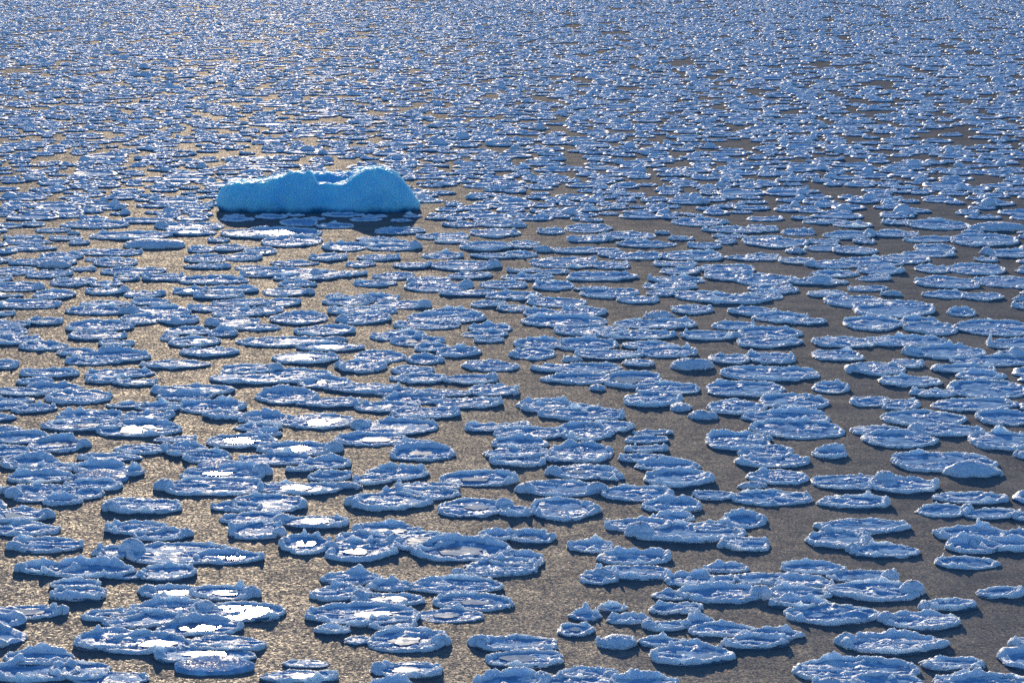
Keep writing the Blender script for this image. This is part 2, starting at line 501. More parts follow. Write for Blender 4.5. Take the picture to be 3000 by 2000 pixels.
TABLE = '''
oval snow-rimmed floe with snow lump at left end, 5% across, 80% down | -8.59 60.07 0.66 0.53 W p
small oval snow-rimmed floe with snow lump at right end, 3% across, 90% down | -8.11 54.35 0.58 0.45 p E
small oval snow-rimmed floe with snow lump at left end, 5% across, 84% down | -8.24 57.90 0.54 0.42 N W e p
raft of five frozen pancakes with wet glossy pools, 12% across, 85% down | -7.47 57.72 0.72 0.66 N n ; -6.09 57.55 0.47 0.63 p n ; -6.73 57.40 0.27 0.33 d ; -7.58 56.52 0.42 0.33 n ; -7.44 55.76 0.48 0.47 S
raft of four frozen pancakes with wet glossy pools, 17% across, 80% down | -6.59 61.04 0.51 0.47 n E p ; -7.28 59.37 0.31 0.46 W ; -6.06 59.39 0.98 0.92 W p ; -5.17 58.97 0.62 0.48 p e N
raft of about a dozen frozen pancakes and a smooth slab, 18% across, 93% down | -5.83 55.90 0.57 0.47 W p n ; -4.97 55.83 0.56 0.50 E p ; -6.64 54.09 0.50 0.38 p ; -5.76 54.58 0.61 0.52 p n ; -4.54 54.30 0.75 0.60 W p P ; -6.08 53.70 0.67 0.52 N ; -5.12 53.14 0.72 0.56 N p e ; -6.44 52.26 0.61 0.67 n w ; -5.82 51.97 0.74 0.62 p n ; -4.57 51.99 0.62 0.48 ; -4.87 51.22 0.76 0.58 p w ; -4.66 50.40 0.55 0.42 slab
raft of three frozen pancakes with one snow lump, 5% across, 98% down | -7.46 51.02 0.49 0.46 N ; -7.41 50.12 0.67 0.71 s w n ; -6.67 50.14 0.43 0.58 W
faint low slush patch, 11% across, 99% down | -6.15 49.70 0.57 0.44 d
small round snow-rimmed floe with snow lump at left end, 30% across, 80% down | -3.78 60.10 0.49 0.73 W n p
raft of four frozen pancakes with wet glossy pools, 38% across, 80% down | -2.31 61.50 0.67 0.59 p n w ; -2.68 60.77 0.61 0.47 n ; -2.78 59.55 0.65 0.82 W s p ; -1.66 60.40 0.57 0.76 W p
raft of three frozen pancakes with wet glossy pools, 47% across, 80% down | -0.28 60.85 0.38 0.33 N ; -0.94 59.53 0.95 0.84 N p w ; 0.34 60.79 0.43 0.49 N E p
raft of three frozen pancakes with one snow lump, 49% across, 83% down | 0.07 58.68 0.54 0.51 n ; -0.18 58.05 0.68 0.59 ; -0.56 57.60 0.44 0.34 W
raft of about a dozen frozen pancakes with wet glossy pools, 40% across, 90% down | -2.81 57.07 0.52 0.40 N ; -2.97 55.83 0.48 0.59 n ; -2.11 56.43 0.38 0.34 n ; -0.98 56.41 0.79 0.61 n ; -2.09 55.25 0.60 0.46 W p ; -0.61 55.11 0.66 0.51 p ; -2.41 54.14 0.91 0.70 n p ; -1.04 54.14 0.56 0.43 d p ; -1.99 53.42 0.39 0.40 p ; -2.95 52.99 0.28 0.22 n ; -1.71 52.22 0.62 0.71 p n E ; -2.49 52.35 0.21 0.31 d
faint low slush patch, 30% across, 97% down | -3.23 50.68 0.35 0.28 d
small oval snow-rimmed floe with wet glossy middle, 29% across, 99% down | -3.25 49.73 0.56 0.43 p e
raft of two frozen pancakes with wet glossy pools, 39% across, 99% down | -1.60 50.23 0.51 0.52 W p ; -1.86 49.19 0.35 0.29 N
raft of two frozen pancakes with wet glossy pools, 51% across, 96% down | 0.08 52.03 0.67 0.52 W ; 0.19 50.97 0.64 0.49 w p
raft of four frozen pancakes with several snow lumps, 56% across, 99% down | -0.03 49.37 0.56 0.48 N E ; 1.15 49.89 0.43 0.33 n E ; 1.99 49.32 0.49 0.42 N ; 0.97 49.37 0.62 0.48 n
tiny round snow-rimmed floe, 58% across, 80% down | 1.46 59.93 0.43 0.45 n
small round snow-rimmed floe with snow lump at left end, 73% across, 80% down | 4.32 60.18 0.47 0.59 W
raft of three frozen pancakes with one snow lump, 61% across, 83% down | 2.23 58.91 0.69 0.54 N e ; 1.55 57.20 0.35 0.52 ; 2.17 57.60 0.67 0.53 W s
raft of over a dozen frozen pancakes and a smooth slab, 77% across, 87% down | 3.83 57.98 0.41 0.32 N ; 5.41 57.99 0.56 0.43 n ; 3.13 56.95 0.43 0.47 N ; 3.47 56.81 0.43 0.33 ; 4.41 57.08 0.53 0.41 ; 6.18 57.31 0.57 0.44 E ; 2.78 55.69 0.33 0.35 ; 3.64 55.74 0.69 0.59 s n E ; 5.02 56.73 0.58 0.45 N w ; 6.19 55.98 0.78 0.64 E s ; 4.88 55.79 0.59 0.45 n ; 4.88 54.97 0.47 0.36 N ; 5.33 54.13 0.72 0.68 s w ; 5.70 53.87 0.20 0.16 slab
raft of over a dozen frozen pancakes topped by a snow mound, 66% across, 93% down | 1.72 54.60 0.23 0.18 N ; 1.23 54.10 0.26 0.30 N ; 2.76 54.57 0.42 0.32 ; 1.95 53.80 0.35 0.27 N ; 1.05 52.99 0.28 0.40 p ; 1.69 52.07 0.31 0.31 C ; 2.56 53.33 0.34 0.31 W ; 3.10 53.46 0.27 0.40 N ; 2.43 52.13 0.37 0.29 ; 3.43 52.99 0.51 0.40 ; 3.89 52.10 0.49 0.42 e n ; 2.83 51.28 0.61 0.73 w n s ; 4.27 52.69 0.42 0.35 e n
raft of three frozen pancakes, 96% across, 81% down | 8.50 59.85 0.49 0.53 N ; 8.17 58.42 0.54 0.45 e ; 9.08 60.00 0.60 0.46 n w
tiny oval snow-rimmed floe, 98% across, 87% down | 8.41 55.84 0.41 0.32 e
raft of two frozen pancakes with several snow lumps, 91% across, 90% down | 7.38 54.88 0.48 0.37 W e ; 6.75 53.59 0.61 0.58 W n
oval snow-rimmed floe with snow lump at left end, 87% across, 95% down | 6.08 51.97 0.80 0.62 W N e
tiny round snow-rimmed floe with snow lump at left end, 99% across, 95% down | 8.25 51.93 0.23 0.25 W
raft of six frozen pancakes topped by a snow mound, 90% across, 99% down | 5.37 50.13 0.94 0.72 n ; 6.91 50.58 0.49 0.41 n e ; 7.09 49.38 0.63 0.48 w ; 4.87 49.13 0.31 0.24 C ; 5.75 49.34 0.55 0.44 n ; 7.31 49.26 0.66 0.51 n
raft of two frozen pancakes with wet glossy pools, 2% across, 77% down | -9.56 62.93 0.61 0.72 p E ; -9.22 61.59 0.69 0.53 e
small round snow-rimmed floe, 14% across, 78% down | -7.06 61.63 0.57 0.51 w n
round snow-rimmed floe with snow lump at left end, 14% across, 74% down | -7.21 64.02 0.75 0.74 W p
raft of about a dozen frozen pancakes and a smooth slab, 7% across, 71% down | -10.13 68.89 0.62 0.66 N w ; -9.70 67.15 0.69 0.56 N ; -9.44 68.39 0.51 0.44 ; -8.54 68.13 0.59 0.46 N w ; -7.83 67.73 0.19 0.29 N ; -8.45 67.08 0.53 0.49 slab ; -10.08 65.58 0.22 0.17 C ; -8.51 66.25 0.59 0.45 e ; -9.39 65.29 0.63 0.78 W ; -8.66 65.29 0.48 0.52 ; -8.90 64.45 0.40 0.31 N
raft of three frozen pancakes with wet glossy pools, 4% across, 65% down | -10.78 72.04 0.77 0.59 n ; -9.92 71.18 0.63 0.79 N E p ; -10.82 70.28 0.45 0.62
lone rounded snow mound, 1% across, 63% down | -11.26 73.01 0.34 0.31 C
oval snow-rimmed floe, 11% across, 67% down | -8.58 69.57 0.64 0.49 w
raft of two frozen pancakes with wet glossy pools, 15% across, 65% down | -8.01 70.65 0.58 0.55 E p ; -7.39 71.88 0.45 0.42
raft of four frozen pancakes with wet glossy pools, 11% across, 62% down | -9.64 75.13 0.73 0.64 n ; -9.64 73.87 0.91 0.70 w p ; -8.39 75.13 0.57 0.64 E ; -8.35 73.39 0.95 1.01 N p w
raft of three frozen pancakes with wet glossy pools, 22% across, 66% down | -5.91 71.65 0.79 0.80 p n ; -7.02 70.50 0.48 0.70 N ; -6.51 69.65 0.52 0.57
raft of three frozen pancakes and a smooth slab, 21% across, 70% down | -6.16 68.46 0.44 0.37 slab ; -5.99 67.63 0.87 0.77 E n p ; -6.06 66.11 1.05 0.90 W p s
small oval snow-rimmed floe, 22% across, 61% down | -6.58 75.30 0.56 0.48 w
raft of three frozen pancakes with wet glossy pools, 29% across, 62% down | -5.69 74.83 0.60 0.68 N ; -4.44 74.50 0.89 1.00 e p ; -5.68 73.58 0.52 0.40
tiny oval snow-rimmed floe with tall snowy back rim, 26% across, 64% down | -5.48 72.78 0.38 0.32 N
raft of two frozen pancakes with wet glossy pools, 28% across, 67% down | -4.60 70.65 0.79 0.85 p n w E ; -4.97 69.38 0.76 0.59 p
raft of two frozen pancakes, 31% across, 68% down | -3.91 68.78 0.55 0.55 n e ; -4.43 68.05 0.30 0.23 w
raft of five frozen pancakes topped by a snow mound, 33% across, 71% down | -3.76 67.22 0.47 0.36 n ; -3.33 66.15 0.28 0.22 C ; -2.88 66.94 0.39 0.49 p ; -2.39 67.63 0.60 0.64 n ; -4.30 65.94 0.83 0.66 p w
raft of two frozen pancakes, 25% across, 74% down | -5.39 63.91 0.50 0.39 ; -4.76 64.21 0.72 0.81 e
raft of four frozen pancakes with wet glossy pools, 42% across, 72% down | -0.69 66.94 0.80 0.62 p e n ; -1.72 65.91 0.66 0.51 w ; -1.88 65.26 0.80 0.62 n ; -2.42 64.46 0.76 0.82 W s
round snow-rimmed floe with snow lump at right end, 46% across, 75% down | -0.76 63.75 0.68 0.83 E p
raft of three frozen pancakes with wet glossy pools, 28% across, 77% down | -4.95 62.70 0.63 0.48 E w ; -4.81 61.40 0.50 0.68 E p w ; -3.76 62.36 0.63 0.61 p e
raft of two frozen pancakes with wet glossy pools, 38% across, 64% down | -2.60 73.63 0.89 0.94 n W e ; -3.10 71.96 0.76 0.66 p n
raft of two frozen pancakes with wet glossy pools, 41% across, 66% down | -2.15 71.32 0.42 0.32 ; -1.93 70.13 0.67 0.77 N w p
oval snow-rimmed floe, 41% across, 61% down | -2.02 75.58 0.77 0.59 e
raft of two frozen pancakes with wet glossy pools, 49% across, 63% down | -0.56 73.59 0.52 0.49 e w ; 0.17 73.96 0.24 0.35 p
raft of eight frozen pancakes with wet glossy pools, 55% across, 65% down | 0.38 72.72 0.79 0.69 ; 1.63 73.00 0.64 0.95 n e ; 2.20 73.71 0.55 0.57 ; 0.18 71.36 0.62 0.66 n ; 0.09 70.10 0.70 0.70 ; 0.12 69.08 0.59 0.55 w p ; 1.49 70.23 0.66 0.98 N s w ; 1.36 69.59 0.63 0.56
raft of four frozen pancakes, 63% across, 66% down | 3.14 72.93 0.42 0.35 ; 2.97 71.85 0.47 0.36 ; 2.89 70.69 0.47 0.39 w e ; 2.78 69.46 0.51 0.43 w
raft of two frozen pancakes with wet glossy pools, 57% across, 69% down | 1.46 67.78 0.65 0.71 W p e ; 1.98 67.24 0.30 0.28 n
round snow-rimmed floe with snow lumps at both ends, 55% across, 72% down | 0.99 65.95 0.82 0.72 W E
oval snow-rimmed floe with tall snowy back rim, 65% across, 68% down | 3.26 68.55 0.66 0.51 N
round snow-rimmed floe with thick rim all round, 66% across, 70% down | 3.41 67.00 0.68 0.87 n e s
round snow-rimmed floe, 62% across, 73% down | 2.52 65.32 0.71 0.65 e
round snow-rimmed floe with tall snowy back rim, 72% across, 65% down | 4.97 71.63 0.69 1.04 N s
raft of two frozen pancakes, 74% across, 73% down | 4.07 65.21 0.44 0.42 ; 5.17 64.87 0.80 0.64 e
raft of six frozen pancakes with several snow lumps, 67% across, 77% down | 3.13 63.94 0.58 0.56 N ; 2.39 62.00 0.63 0.48 w n ; 3.05 62.67 0.43 0.33 N ; 4.45 62.51 0.39 0.59 n E ; 3.35 61.24 1.01 0.81 W s ; 3.90 61.79 0.50 0.47 n
raft of two frozen pancakes with one snow lump, 84% across, 78% down | 6.70 61.89 0.86 0.67 w e ; 6.07 60.60 0.58 0.74 E
oval snow-rimmed floe with snow lump at left end, 86% across, 81% down | 6.83 59.54 0.65 0.52 W
round snow-rimmed floe, 95% across, 78% down | 8.63 61.14 0.67 0.61 w n
tiny round snow-rimmed floe, 99% across, 79% down | 9.56 61.09 0.27 0.36
raft of two frozen pancakes topped by a snow mound, 75% across, 70% down | 5.48 67.24 0.55 0.75 e ; 4.88 66.13 0.28 0.21 C
raft of three frozen pancakes, 77% across, 67% down | 5.48 70.17 0.57 0.77 n ; 5.56 69.14 0.75 0.74 w e ; 6.83 70.10 0.35 0.52 N
raft of three frozen pancakes, 78% across, 63% down | 6.32 74.99 0.93 0.72 N ; 6.43 73.36 1.00 1.06 n w ; 5.43 71.90 0.26 0.39
raft of two frozen pancakes, 87% across, 64% down | 8.17 73.14 0.59 0.56 ; 8.51 71.90 0.77 0.95 N
raft of two frozen pancakes with one snow lump, 91% across, 62% down | 9.39 74.80 0.86 0.96 n e ; 9.72 73.14 0.72 0.70 W e
round snow-rimmed floe, 98% across, 65% down | 10.76 71.63 0.71 1.07 w
round snow-rimmed floe, 98% across, 62% down | 11.29 74.80 0.69 0.81 n
raft of two frozen pancakes topped by a snow mound, 92% across, 68% down | 9.04 68.89 1.06 0.99 w ; 9.57 67.78 0.56 0.46 C e
raft of two frozen pancakes with one snow lump, 85% across, 71% down | 6.89 66.71 0.82 0.80 E ; 7.94 66.24 0.71 0.79 e n w
oval snow-rimmed floe, 84% across, 74% down | 6.79 64.35 0.71 0.55 e
oval snow-rimmed floe, 95% across, 73% down | 9.17 64.79 0.73 0.56 w e
small round snow-rimmed floe with snow lump at right end, 92% across, 75% down | 8.40 63.46 0.52 0.50 E
small oval snow-rimmed floe, 97% across, 75% down | 9.28 63.17 0.55 0.42
tiny round snow-rimmed floe with snow lump at left end, 99% across, 76% down | 9.87 62.87 0.24 0.33 W
tiny round snow-rimmed floe with snow lump at left end, 99% across, 67% down | 11.00 69.91 0.21 0.31 W
raft of two frozen pancakes with one snow lump, 53% across, 75% down | 0.10 63.40 0.38 0.45 s ; 1.01 63.56 0.63 0.93 E w
small round snow-rimmed floe with snow lump at right end, 4% across, 47% down | -13.11 92.20 0.47 0.71 E p
raft of three frozen pancakes, 1% across, 49% down | -14.02 91.33 0.57 0.74 ; -13.74 89.83 0.50 0.75 n ; -13.37 88.21 0.72 0.84
raft of two frozen pancakes with wet glossy pools, 10% across, 49% down | -11.36 90.89 0.96 0.94 n e ; -11.24 89.09 0.76 0.80 e p
tiny round snow-rimmed floe with wet glossy middle, 11% across, 50% down | -10.56 87.56 0.45 0.47 e p
small round snow-rimmed floe with wet glossy middle, 4% across, 51% down | -12.43 86.97 0.61 0.65 w n p
raft of three frozen pancakes with wet glossy pools, 10% across, 52% down | -11.42 85.89 0.51 0.54 ; -10.35 85.03 0.97 1.00 N e ; -10.76 84.28 0.73 0.61 p w
tiny round snow-rimmed floe, 1% across, 54% down | -12.97 83.45 0.38 0.56 e
round snow-rimmed floe, 5% across, 55% down | -11.56 82.02 0.67 0.65 w
raft of seven frozen pancakes, 5% across, 58% down | -11.74 80.55 0.45 0.37 N ; -11.83 78.96 0.71 0.60 ; -11.13 79.54 0.67 0.52 n ; -10.35 78.15 0.76 0.90 n s w ; -11.83 77.59 0.46 0.49 ; -11.83 76.68 0.45 0.35 ; -11.18 76.42 0.50 0.55
raft of three frozen pancakes with wet glossy pools, 12% across, 55% down | -9.87 82.03 0.86 0.67 ; -10.08 80.86 0.45 0.35 p ; -9.25 80.46 0.54 0.45 p
raft of three frozen pancakes with wet glossy pools, 16% across, 46% down | -10.09 94.25 0.87 1.03 W n ; -10.41 92.54 0.56 0.84 p ; -9.39 92.43 0.56 0.76 s e
round snow-rimmed floe with snow lump at left end, 23% across, 47% down | -7.76 91.87 0.71 0.86 W p
oval snow-rimmed floe, 25% across, 48% down | -7.04 90.87 0.63 0.49
raft of four frozen pancakes with wet glossy pools, 19% across, 49% down | -8.88 90.04 0.63 0.71 n ; -7.88 89.62 0.39 0.58 N p e ; -8.48 87.87 0.69 0.77 p ; -9.25 88.68 0.25 0.37 w
round snow-rimmed floe, 20% across, 52% down | -7.94 85.89 0.71 0.73 e s
oval snow-rimmed floe, 17% across, 54% down | -8.61 83.64 0.80 0.69
oval snow-rimmed floe with wet glossy middle, 19% across, 57% down | -7.72 79.12 0.90 0.76 e w p
raft of four frozen pancakes, 17% across, 59% down | -9.05 76.89 0.45 0.40 n ; -7.79 78.23 0.66 0.51 N ; -8.25 76.58 0.55 0.55 n ; -7.09 76.58 0.86 0.71 n e
round snow-rimmed floe with tall snowy back rim, 28% across, 58% down | -5.40 78.15 0.76 0.90 e N
round snow-rimmed floe with tall snowy back rim, 29% across, 47% down | -6.02 92.65 0.77 0.99 N
round snow-rimmed floe, 32% across, 49% down | -5.13 90.04 0.75 0.92 n
broad oval snow-rimmed floe with wet glossy middle, 28% across, 50% down | -6.15 87.93 1.09 0.84 p
raft of three frozen pancakes topped by a snow mound, 31% across, 52% down | -4.72 88.13 0.30 0.23 C ; -4.78 86.78 0.86 0.66 p ; -5.35 84.84 0.83 0.99 p
raft of two frozen pancakes with wet glossy pools, 27% across, 55% down | -6.64 82.73 0.72 0.67 E ; -5.98 81.54 1.48 1.14 n p
round snow-rimmed floe with wet glossy middle, 32% across, 56% down | -4.62 80.46 0.62 0.79 n p e
oval snow-rimmed floe, 35% across, 57% down | -3.62 79.54 0.85 0.69 e s
round snow-rimmed floe with wet glossy middle, 32% across, 59% down | -4.35 77.28 0.71 0.64 p
raft of two frozen pancakes with wet glossy pools, 35% across, 46% down | -4.31 94.39 0.92 0.71 e p ; -4.17 92.65 0.70 0.99 W p
raft of two frozen pancakes with wet glossy pools, 40% across, 50% down | -3.09 89.09 0.72 0.80 w e ; -2.55 87.97 0.69 0.67 e p
raft of three frozen pancakes, 43% across, 47% down | -1.77 94.01 0.73 0.79 ; -1.90 92.88 1.09 0.99 n e ; -2.39 91.33 0.92 0.74 w
raft of three frozen pancakes, 48% across, 49% down | -0.62 90.57 0.62 0.62 n ; -0.75 89.40 0.64 0.49 ; -0.63 88.21 0.41 0.32
raft of two frozen pancakes, 44% across, 52% down | -2.13 86.67 0.47 0.55 w ; -1.40 85.89 0.60 0.73 s w n
raft of four frozen pancakes with several snow lumps, 38% across, 53% down | -3.42 84.94 0.68 0.90 n ; -2.24 84.47 0.48 0.61 n e ; -3.84 83.18 0.57 0.85 W E ; -2.52 82.55 0.50 0.49 w e
round snow-rimmed floe, 48% across, 54% down | -0.54 83.36 0.65 0.77 w e
round snow-rimmed floe, 41% across, 56% down | -2.29 81.15 0.63 0.64 n
round snow-rimmed floe with snow lump at right end, 46% across, 56% down | -1.05 80.97 0.65 0.63 E
raft of six frozen pancakes with wet glossy pools, 43% across, 59% down | -2.77 78.88 0.51 0.51 n ; -2.27 77.81 0.72 0.56 n ; -1.59 78.72 0.66 0.51 ; -0.41 79.21 0.58 0.85 n e ; -0.97 77.20 0.75 0.72 e ; -2.91 76.58 0.73 0.71 p
raft of three frozen pancakes with one snow lump, 55% across, 51% down | 0.74 87.36 0.66 0.86 n w ; 1.97 87.27 0.84 0.96 e n ; 0.56 85.51 0.56 0.83 W
raft of five frozen pancakes topped by a snow mound, 62% across, 52% down | 3.61 87.07 0.70 0.56 n ; 2.51 85.41 0.87 0.82 ; 4.12 85.80 0.72 0.82 e ; 1.54 84.41 0.24 0.18 C ; 3.25 83.82 0.39 0.58
raft of four frozen pancakes topped by a snow mound, 59% across, 55% down | 1.71 82.88 1.07 0.82 w e ; 1.65 81.06 0.82 0.72 n ; 2.98 80.80 0.73 1.09 n p s ; 2.08 79.51 0.19 0.28 C
raft of two frozen pancakes, 65% across, 58% down | 3.76 79.37 0.80 0.69 n ; 3.33 77.75 0.68 0.97 s w e
raft of five frozen pancakes topped by a snow mound, 73% across, 59% down | 5.61 79.29 0.89 0.93 n ; 3.94 76.46 0.24 0.36 C ; 6.68 77.36 0.72 1.08 n s ; 5.27 76.50 0.62 0.93 n s ; 4.40 75.17 0.32 0.33 C
raft of two frozen pancakes, 75% across, 54% down | 6.70 84.75 0.63 0.89 e ; 6.49 81.93 1.21 1.09 s w n
raft of two frozen pancakes topped by a snow mound, 69% across, 53% down | 5.61 84.56 0.52 0.79 n e ; 4.59 83.17 0.52 0.40 s C
raft of three frozen pancakes, 56% across, 60% down | 0.76 76.81 0.62 0.63 n ; 1.21 76.27 0.88 0.70 w ; 1.65 75.40 0.93 0.71 w s
lone rounded snow mound, 50% across, 58% down | 0.09 78.60 0.09 0.07 C
raft of four frozen pancakes topped by a snow mound, 61% across, 48% down | 4.16 93.10 0.42 0.32 C ; 3.91 91.46 1.13 0.87 e n ; 2.13 90.14 0.99 1.03 w ; 2.30 89.62 0.64 0.70 w
broad oval snow-rimmed floe, 62% across, 49% down | 3.36 89.32 1.06 0.82 e
raft of three frozen pancakes, 55% across, 47% down | 2.07 94.25 0.67 1.01 e ; 0.88 93.78 0.57 0.79 ; 1.47 91.95 1.21 0.93 n
raft of three frozen pancakes, 76% across, 46% down | 6.93 94.25 0.69 0.80 ; 7.62 92.88 0.75 0.99 n ; 8.28 92.09 0.53 0.64
small round snow-rimmed floe, 72% across, 48% down | 6.16 91.11 0.61 0.73 w e
round snow-rimmed floe with snow lump at right end, 69% across, 49% down | 5.34 89.09 0.76 0.80 E
raft of two frozen pancakes, 75% across, 50% down | 7.02 89.51 0.83 1.02 n e ; 6.85 87.77 0.84 0.87 w
round snow-rimmed floe, 85% across, 48% down | 10.06 91.54 0.79 1.18 n
raft of three frozen pancakes, 95% across, 48% down | 11.45 92.09 0.50 0.64 N ; 11.58 90.57 0.67 1.01 s e ; 13.39 90.68 1.07 1.37 n
tiny round snow-rimmed floe with tall snowy back rim, 94% across, 46% down | 12.86 94.01 0.38 0.56 N
raft of two frozen pancakes, 86% across, 50% down | 8.87 87.77 0.79 0.87 w ; 10.56 87.94 1.10 0.85 n
round snow-rimmed floe, 82% across, 52% down | 8.45 85.32 0.67 0.91
raft of two frozen pancakes, 99% across, 51% down | 13.29 87.36 0.65 0.86 w n ; 13.13 85.41 0.50 0.63 c
broad round snow-rimmed floe with snow lump at left end, 93% across, 52% down | 11.40 85.70 1.01 1.11 W n
raft of two frozen pancakes with one snow lump, 86% across, 54% down | 9.21 82.82 0.73 1.10 W s ; 10.13 83.73 0.39 0.58 e
raft of two frozen pancakes, 96% across, 54% down | 12.41 84.30 1.04 0.81 ; 11.41 82.73 0.78 0.67 w n
raft of four frozen pancakes, 93% across, 57% down | 11.66 81.49 0.61 0.47 N ; 9.78 80.63 0.75 0.80 ; 11.50 79.29 0.90 1.26 w n e ; 10.13 78.63 0.54 0.43 w s
tiny round snow-rimmed floe with snow lump at right end, 81% across, 57% down | 7.74 79.54 0.43 0.65 n E
raft of two frozen pancakes, 86% across, 59% down | 8.48 77.36 0.48 0.57 w ; 9.12 76.89 0.45 0.68 w e
round snow-rimmed floe, 95% across, 59% down | 10.88 76.89 0.94 0.87 n e
small round snow-rimmed floe, 1% across, 33% down | -18.12 118.79 0.48 0.64 n
tiny round snow-rimmed floe, 3% across, 33% down | -17.30 119.34 0.42 0.63
small oval snow-rimmed floe, 5% across, 34% down | -16.29 117.20 0.61 0.47
lone rounded snow mound, 7% across, 34% down | -15.42 116.05 0.21 0.16 C
broad oval snow-rimmed floe, 9% across, 33% down | -15.06 119.15 1.18 1.01 e n
round snow-rimmed floe, 2% across, 35% down | -17.06 114.90 0.66 0.59 e
raft of two frozen pancakes, 3% across, 36% down | -16.67 113.22 0.75 0.58 w ; -16.28 111.21 0.81 0.62
small round snow-rimmed floe, 6% across, 35% down | -15.54 114.56 0.57 0.58
raft of two frozen pancakes, 12% across, 35% down | -13.41 115.38 1.39 1.07 n ; -14.85 113.05 0.35 0.40 w
lone rounded snow mound, 15% across, 36% down | -12.17 112.12 1.00 0.77 C
round snow-rimmed floe, 6% across, 38% down | -14.85 108.74 0.69 0.81 w e
raft of three frozen pancakes with wet glossy pools, 11% across, 38% down | -13.42 109.97 1.07 0.82 e ; -13.36 107.83 0.58 0.49 w ; -12.85 106.78 0.66 0.92 e p
raft of two frozen pancakes topped by a snow mound, 4% across, 39% down | -15.20 106.93 1.01 0.78 w n ; -14.72 105.95 0.49 0.38 C
round snow-rimmed floe, 1% across, 40% down | -15.85 104.46 0.66 0.88 e
round snow-rimmed floe, 5% across, 40% down | -14.58 103.62 0.69 0.86 e w
tiny oval snow-rimmed floe, 8% across, 40% down | -13.72 105.04 0.42 0.32 e
round snow-rimmed floe with wet glossy middle, 7% across, 41% down | -13.54 101.57 0.71 0.95 w p
tiny round snow-rimmed floe, 1% across, 38% down | -16.68 107.53 0.32 0.47 e
tiny round snow-rimmed floe, 1% across, 41% down | -15.80 102.10 0.28 0.42
broad oval snow-rimmed floe, 13% across, 40% down | -12.00 104.34 0.98 0.76 n
tiny round snow-rimmed floe with snow lump at right end, 12% across, 41% down | -12.03 102.51 0.38 0.56 E p
round snow-rimmed floe with snow lump at left end, 16% across, 41% down | -10.86 102.65 0.65 0.70 W
raft of two frozen pancakes with one snow lump, 2% across, 43% down | -15.10 100.24 0.76 0.92 E ; -15.05 97.94 0.45 0.37
raft of two frozen pancakes with wet glossy pools, 10% across, 42% down | -12.47 100.90 0.50 0.54 n ; -12.28 99.21 0.63 0.64 w E p
small round snow-rimmed floe, 5% across, 43% down | -13.69 98.19 0.61 0.88 n
small round snow-rimmed floe with snow lump at right end, 14% across, 43% down | -11.04 98.44 0.58 0.63 E
raft of two frozen pancakes, 2% across, 45% down | -14.10 95.98 0.98 0.83 n e ; -14.58 93.87 0.41 0.33 e
raft of three frozen pancakes with one snow lump, 12% across, 45% down | -11.90 95.96 0.74 0.57 ; -10.63 96.46 0.58 0.60 w n ; -11.91 94.47 0.92 0.71 E
raft of four frozen pancakes with wet glossy pools, 21% across, 42% down | -9.27 101.93 1.02 0.79 n ; -9.75 99.21 0.49 0.64 w p ; -8.50 99.46 0.85 0.65 e n ; -8.75 97.94 0.76 0.62 s
raft of three frozen pancakes, 23% across, 45% down | -7.88 96.34 0.88 0.72 n ; -8.57 95.03 0.75 0.58 w ; -7.84 93.87 0.70 0.79 e n
raft of six frozen pancakes with wet glossy pools, 22% across, 38% down | -10.46 110.77 0.41 0.62 w ; -9.59 111.41 0.58 0.88 n p ; -8.52 110.61 0.49 0.74 p ; -8.88 108.59 0.64 0.96 e ; -10.03 107.98 0.70 0.95 n ; -9.85 105.83 0.70 0.54 E
tiny round snow-rimmed floe with snow lump at left end, 21% across, 35% down | -10.15 113.88 0.39 0.57 W e
raft of two frozen pancakes with wet glossy pools, 25% across, 40% down | -8.36 105.43 0.55 0.43 ; -7.87 103.76 0.69 0.72 w p
raft of two frozen pancakes with wet glossy pools, 19% across, 34% down | -11.53 118.61 1.15 1.18 W n ; -11.29 116.46 0.84 0.78 w p
raft of two frozen pancakes with wet glossy pools, 27% across, 35% down | -8.39 116.28 1.72 1.65 n p ; -7.52 113.38 1.01 1.52 p n
small round snow-rimmed floe with wet glossy middle, 26% across, 37% down | -8.38 110.14 0.53 0.79 n p
round snow-rimmed floe, 33% across, 33% down | -6.37 118.79 0.66 0.64 w
round snow-rimmed floe, 29% across, 33% down | -7.76 119.89 0.67 1.00
raft of five frozen pancakes with wet glossy pools, 36% across, 37% down | -4.38 112.72 0.90 0.72 ; -5.64 111.74 0.81 1.21 w n ; -4.02 111.41 0.86 0.70 E ; -6.02 108.43 0.60 0.90 w p ; -4.36 108.28 0.65 0.65 e
oval snow-rimmed floe, 37% across, 35% down | -4.68 114.16 0.67 0.51
round snow-rimmed floe, 39% across, 34% down | -3.97 116.99 0.87 0.97 n
small round snow-rimmed floe with wet glossy middle, 35% across, 39% down | -4.90 106.49 0.49 0.62 p w
raft of two frozen pancakes, 28% across, 39% down | -7.08 106.74 0.76 0.58 ; -7.25 104.32 1.26 1.01 n
raft of three frozen pancakes with one snow lump, 31% across, 41% down | -5.46 103.76 0.79 0.72 W e ; -6.50 102.70 0.98 0.76 ; -6.59 100.83 0.61 0.47 n
round snow-rimmed floe with snow lump at right end, 28% across, 43% down | -6.79 98.95 0.73 0.89 E
raft of two frozen pancakes, 27% across, 45% down | -6.78 96.34 0.61 0.72 e ; -7.02 94.56 0.47 0.70 s
oval snow-rimmed floe with tall snowy back rim, 29% across, 47% down | -5.97 93.18 0.69 0.55 N
raft of two frozen pancakes, 43% across, 35% down | -2.43 115.07 0.90 0.76 w ; -2.08 113.55 0.58 0.57
round snow-rimmed floe, 43% across, 38% down | -2.30 108.89 0.66 0.66 w
raft of two frozen pancakes, 47% across, 33% down | -1.80 119.15 0.70 0.65 w ; -0.42 119.34 0.90 0.83 e
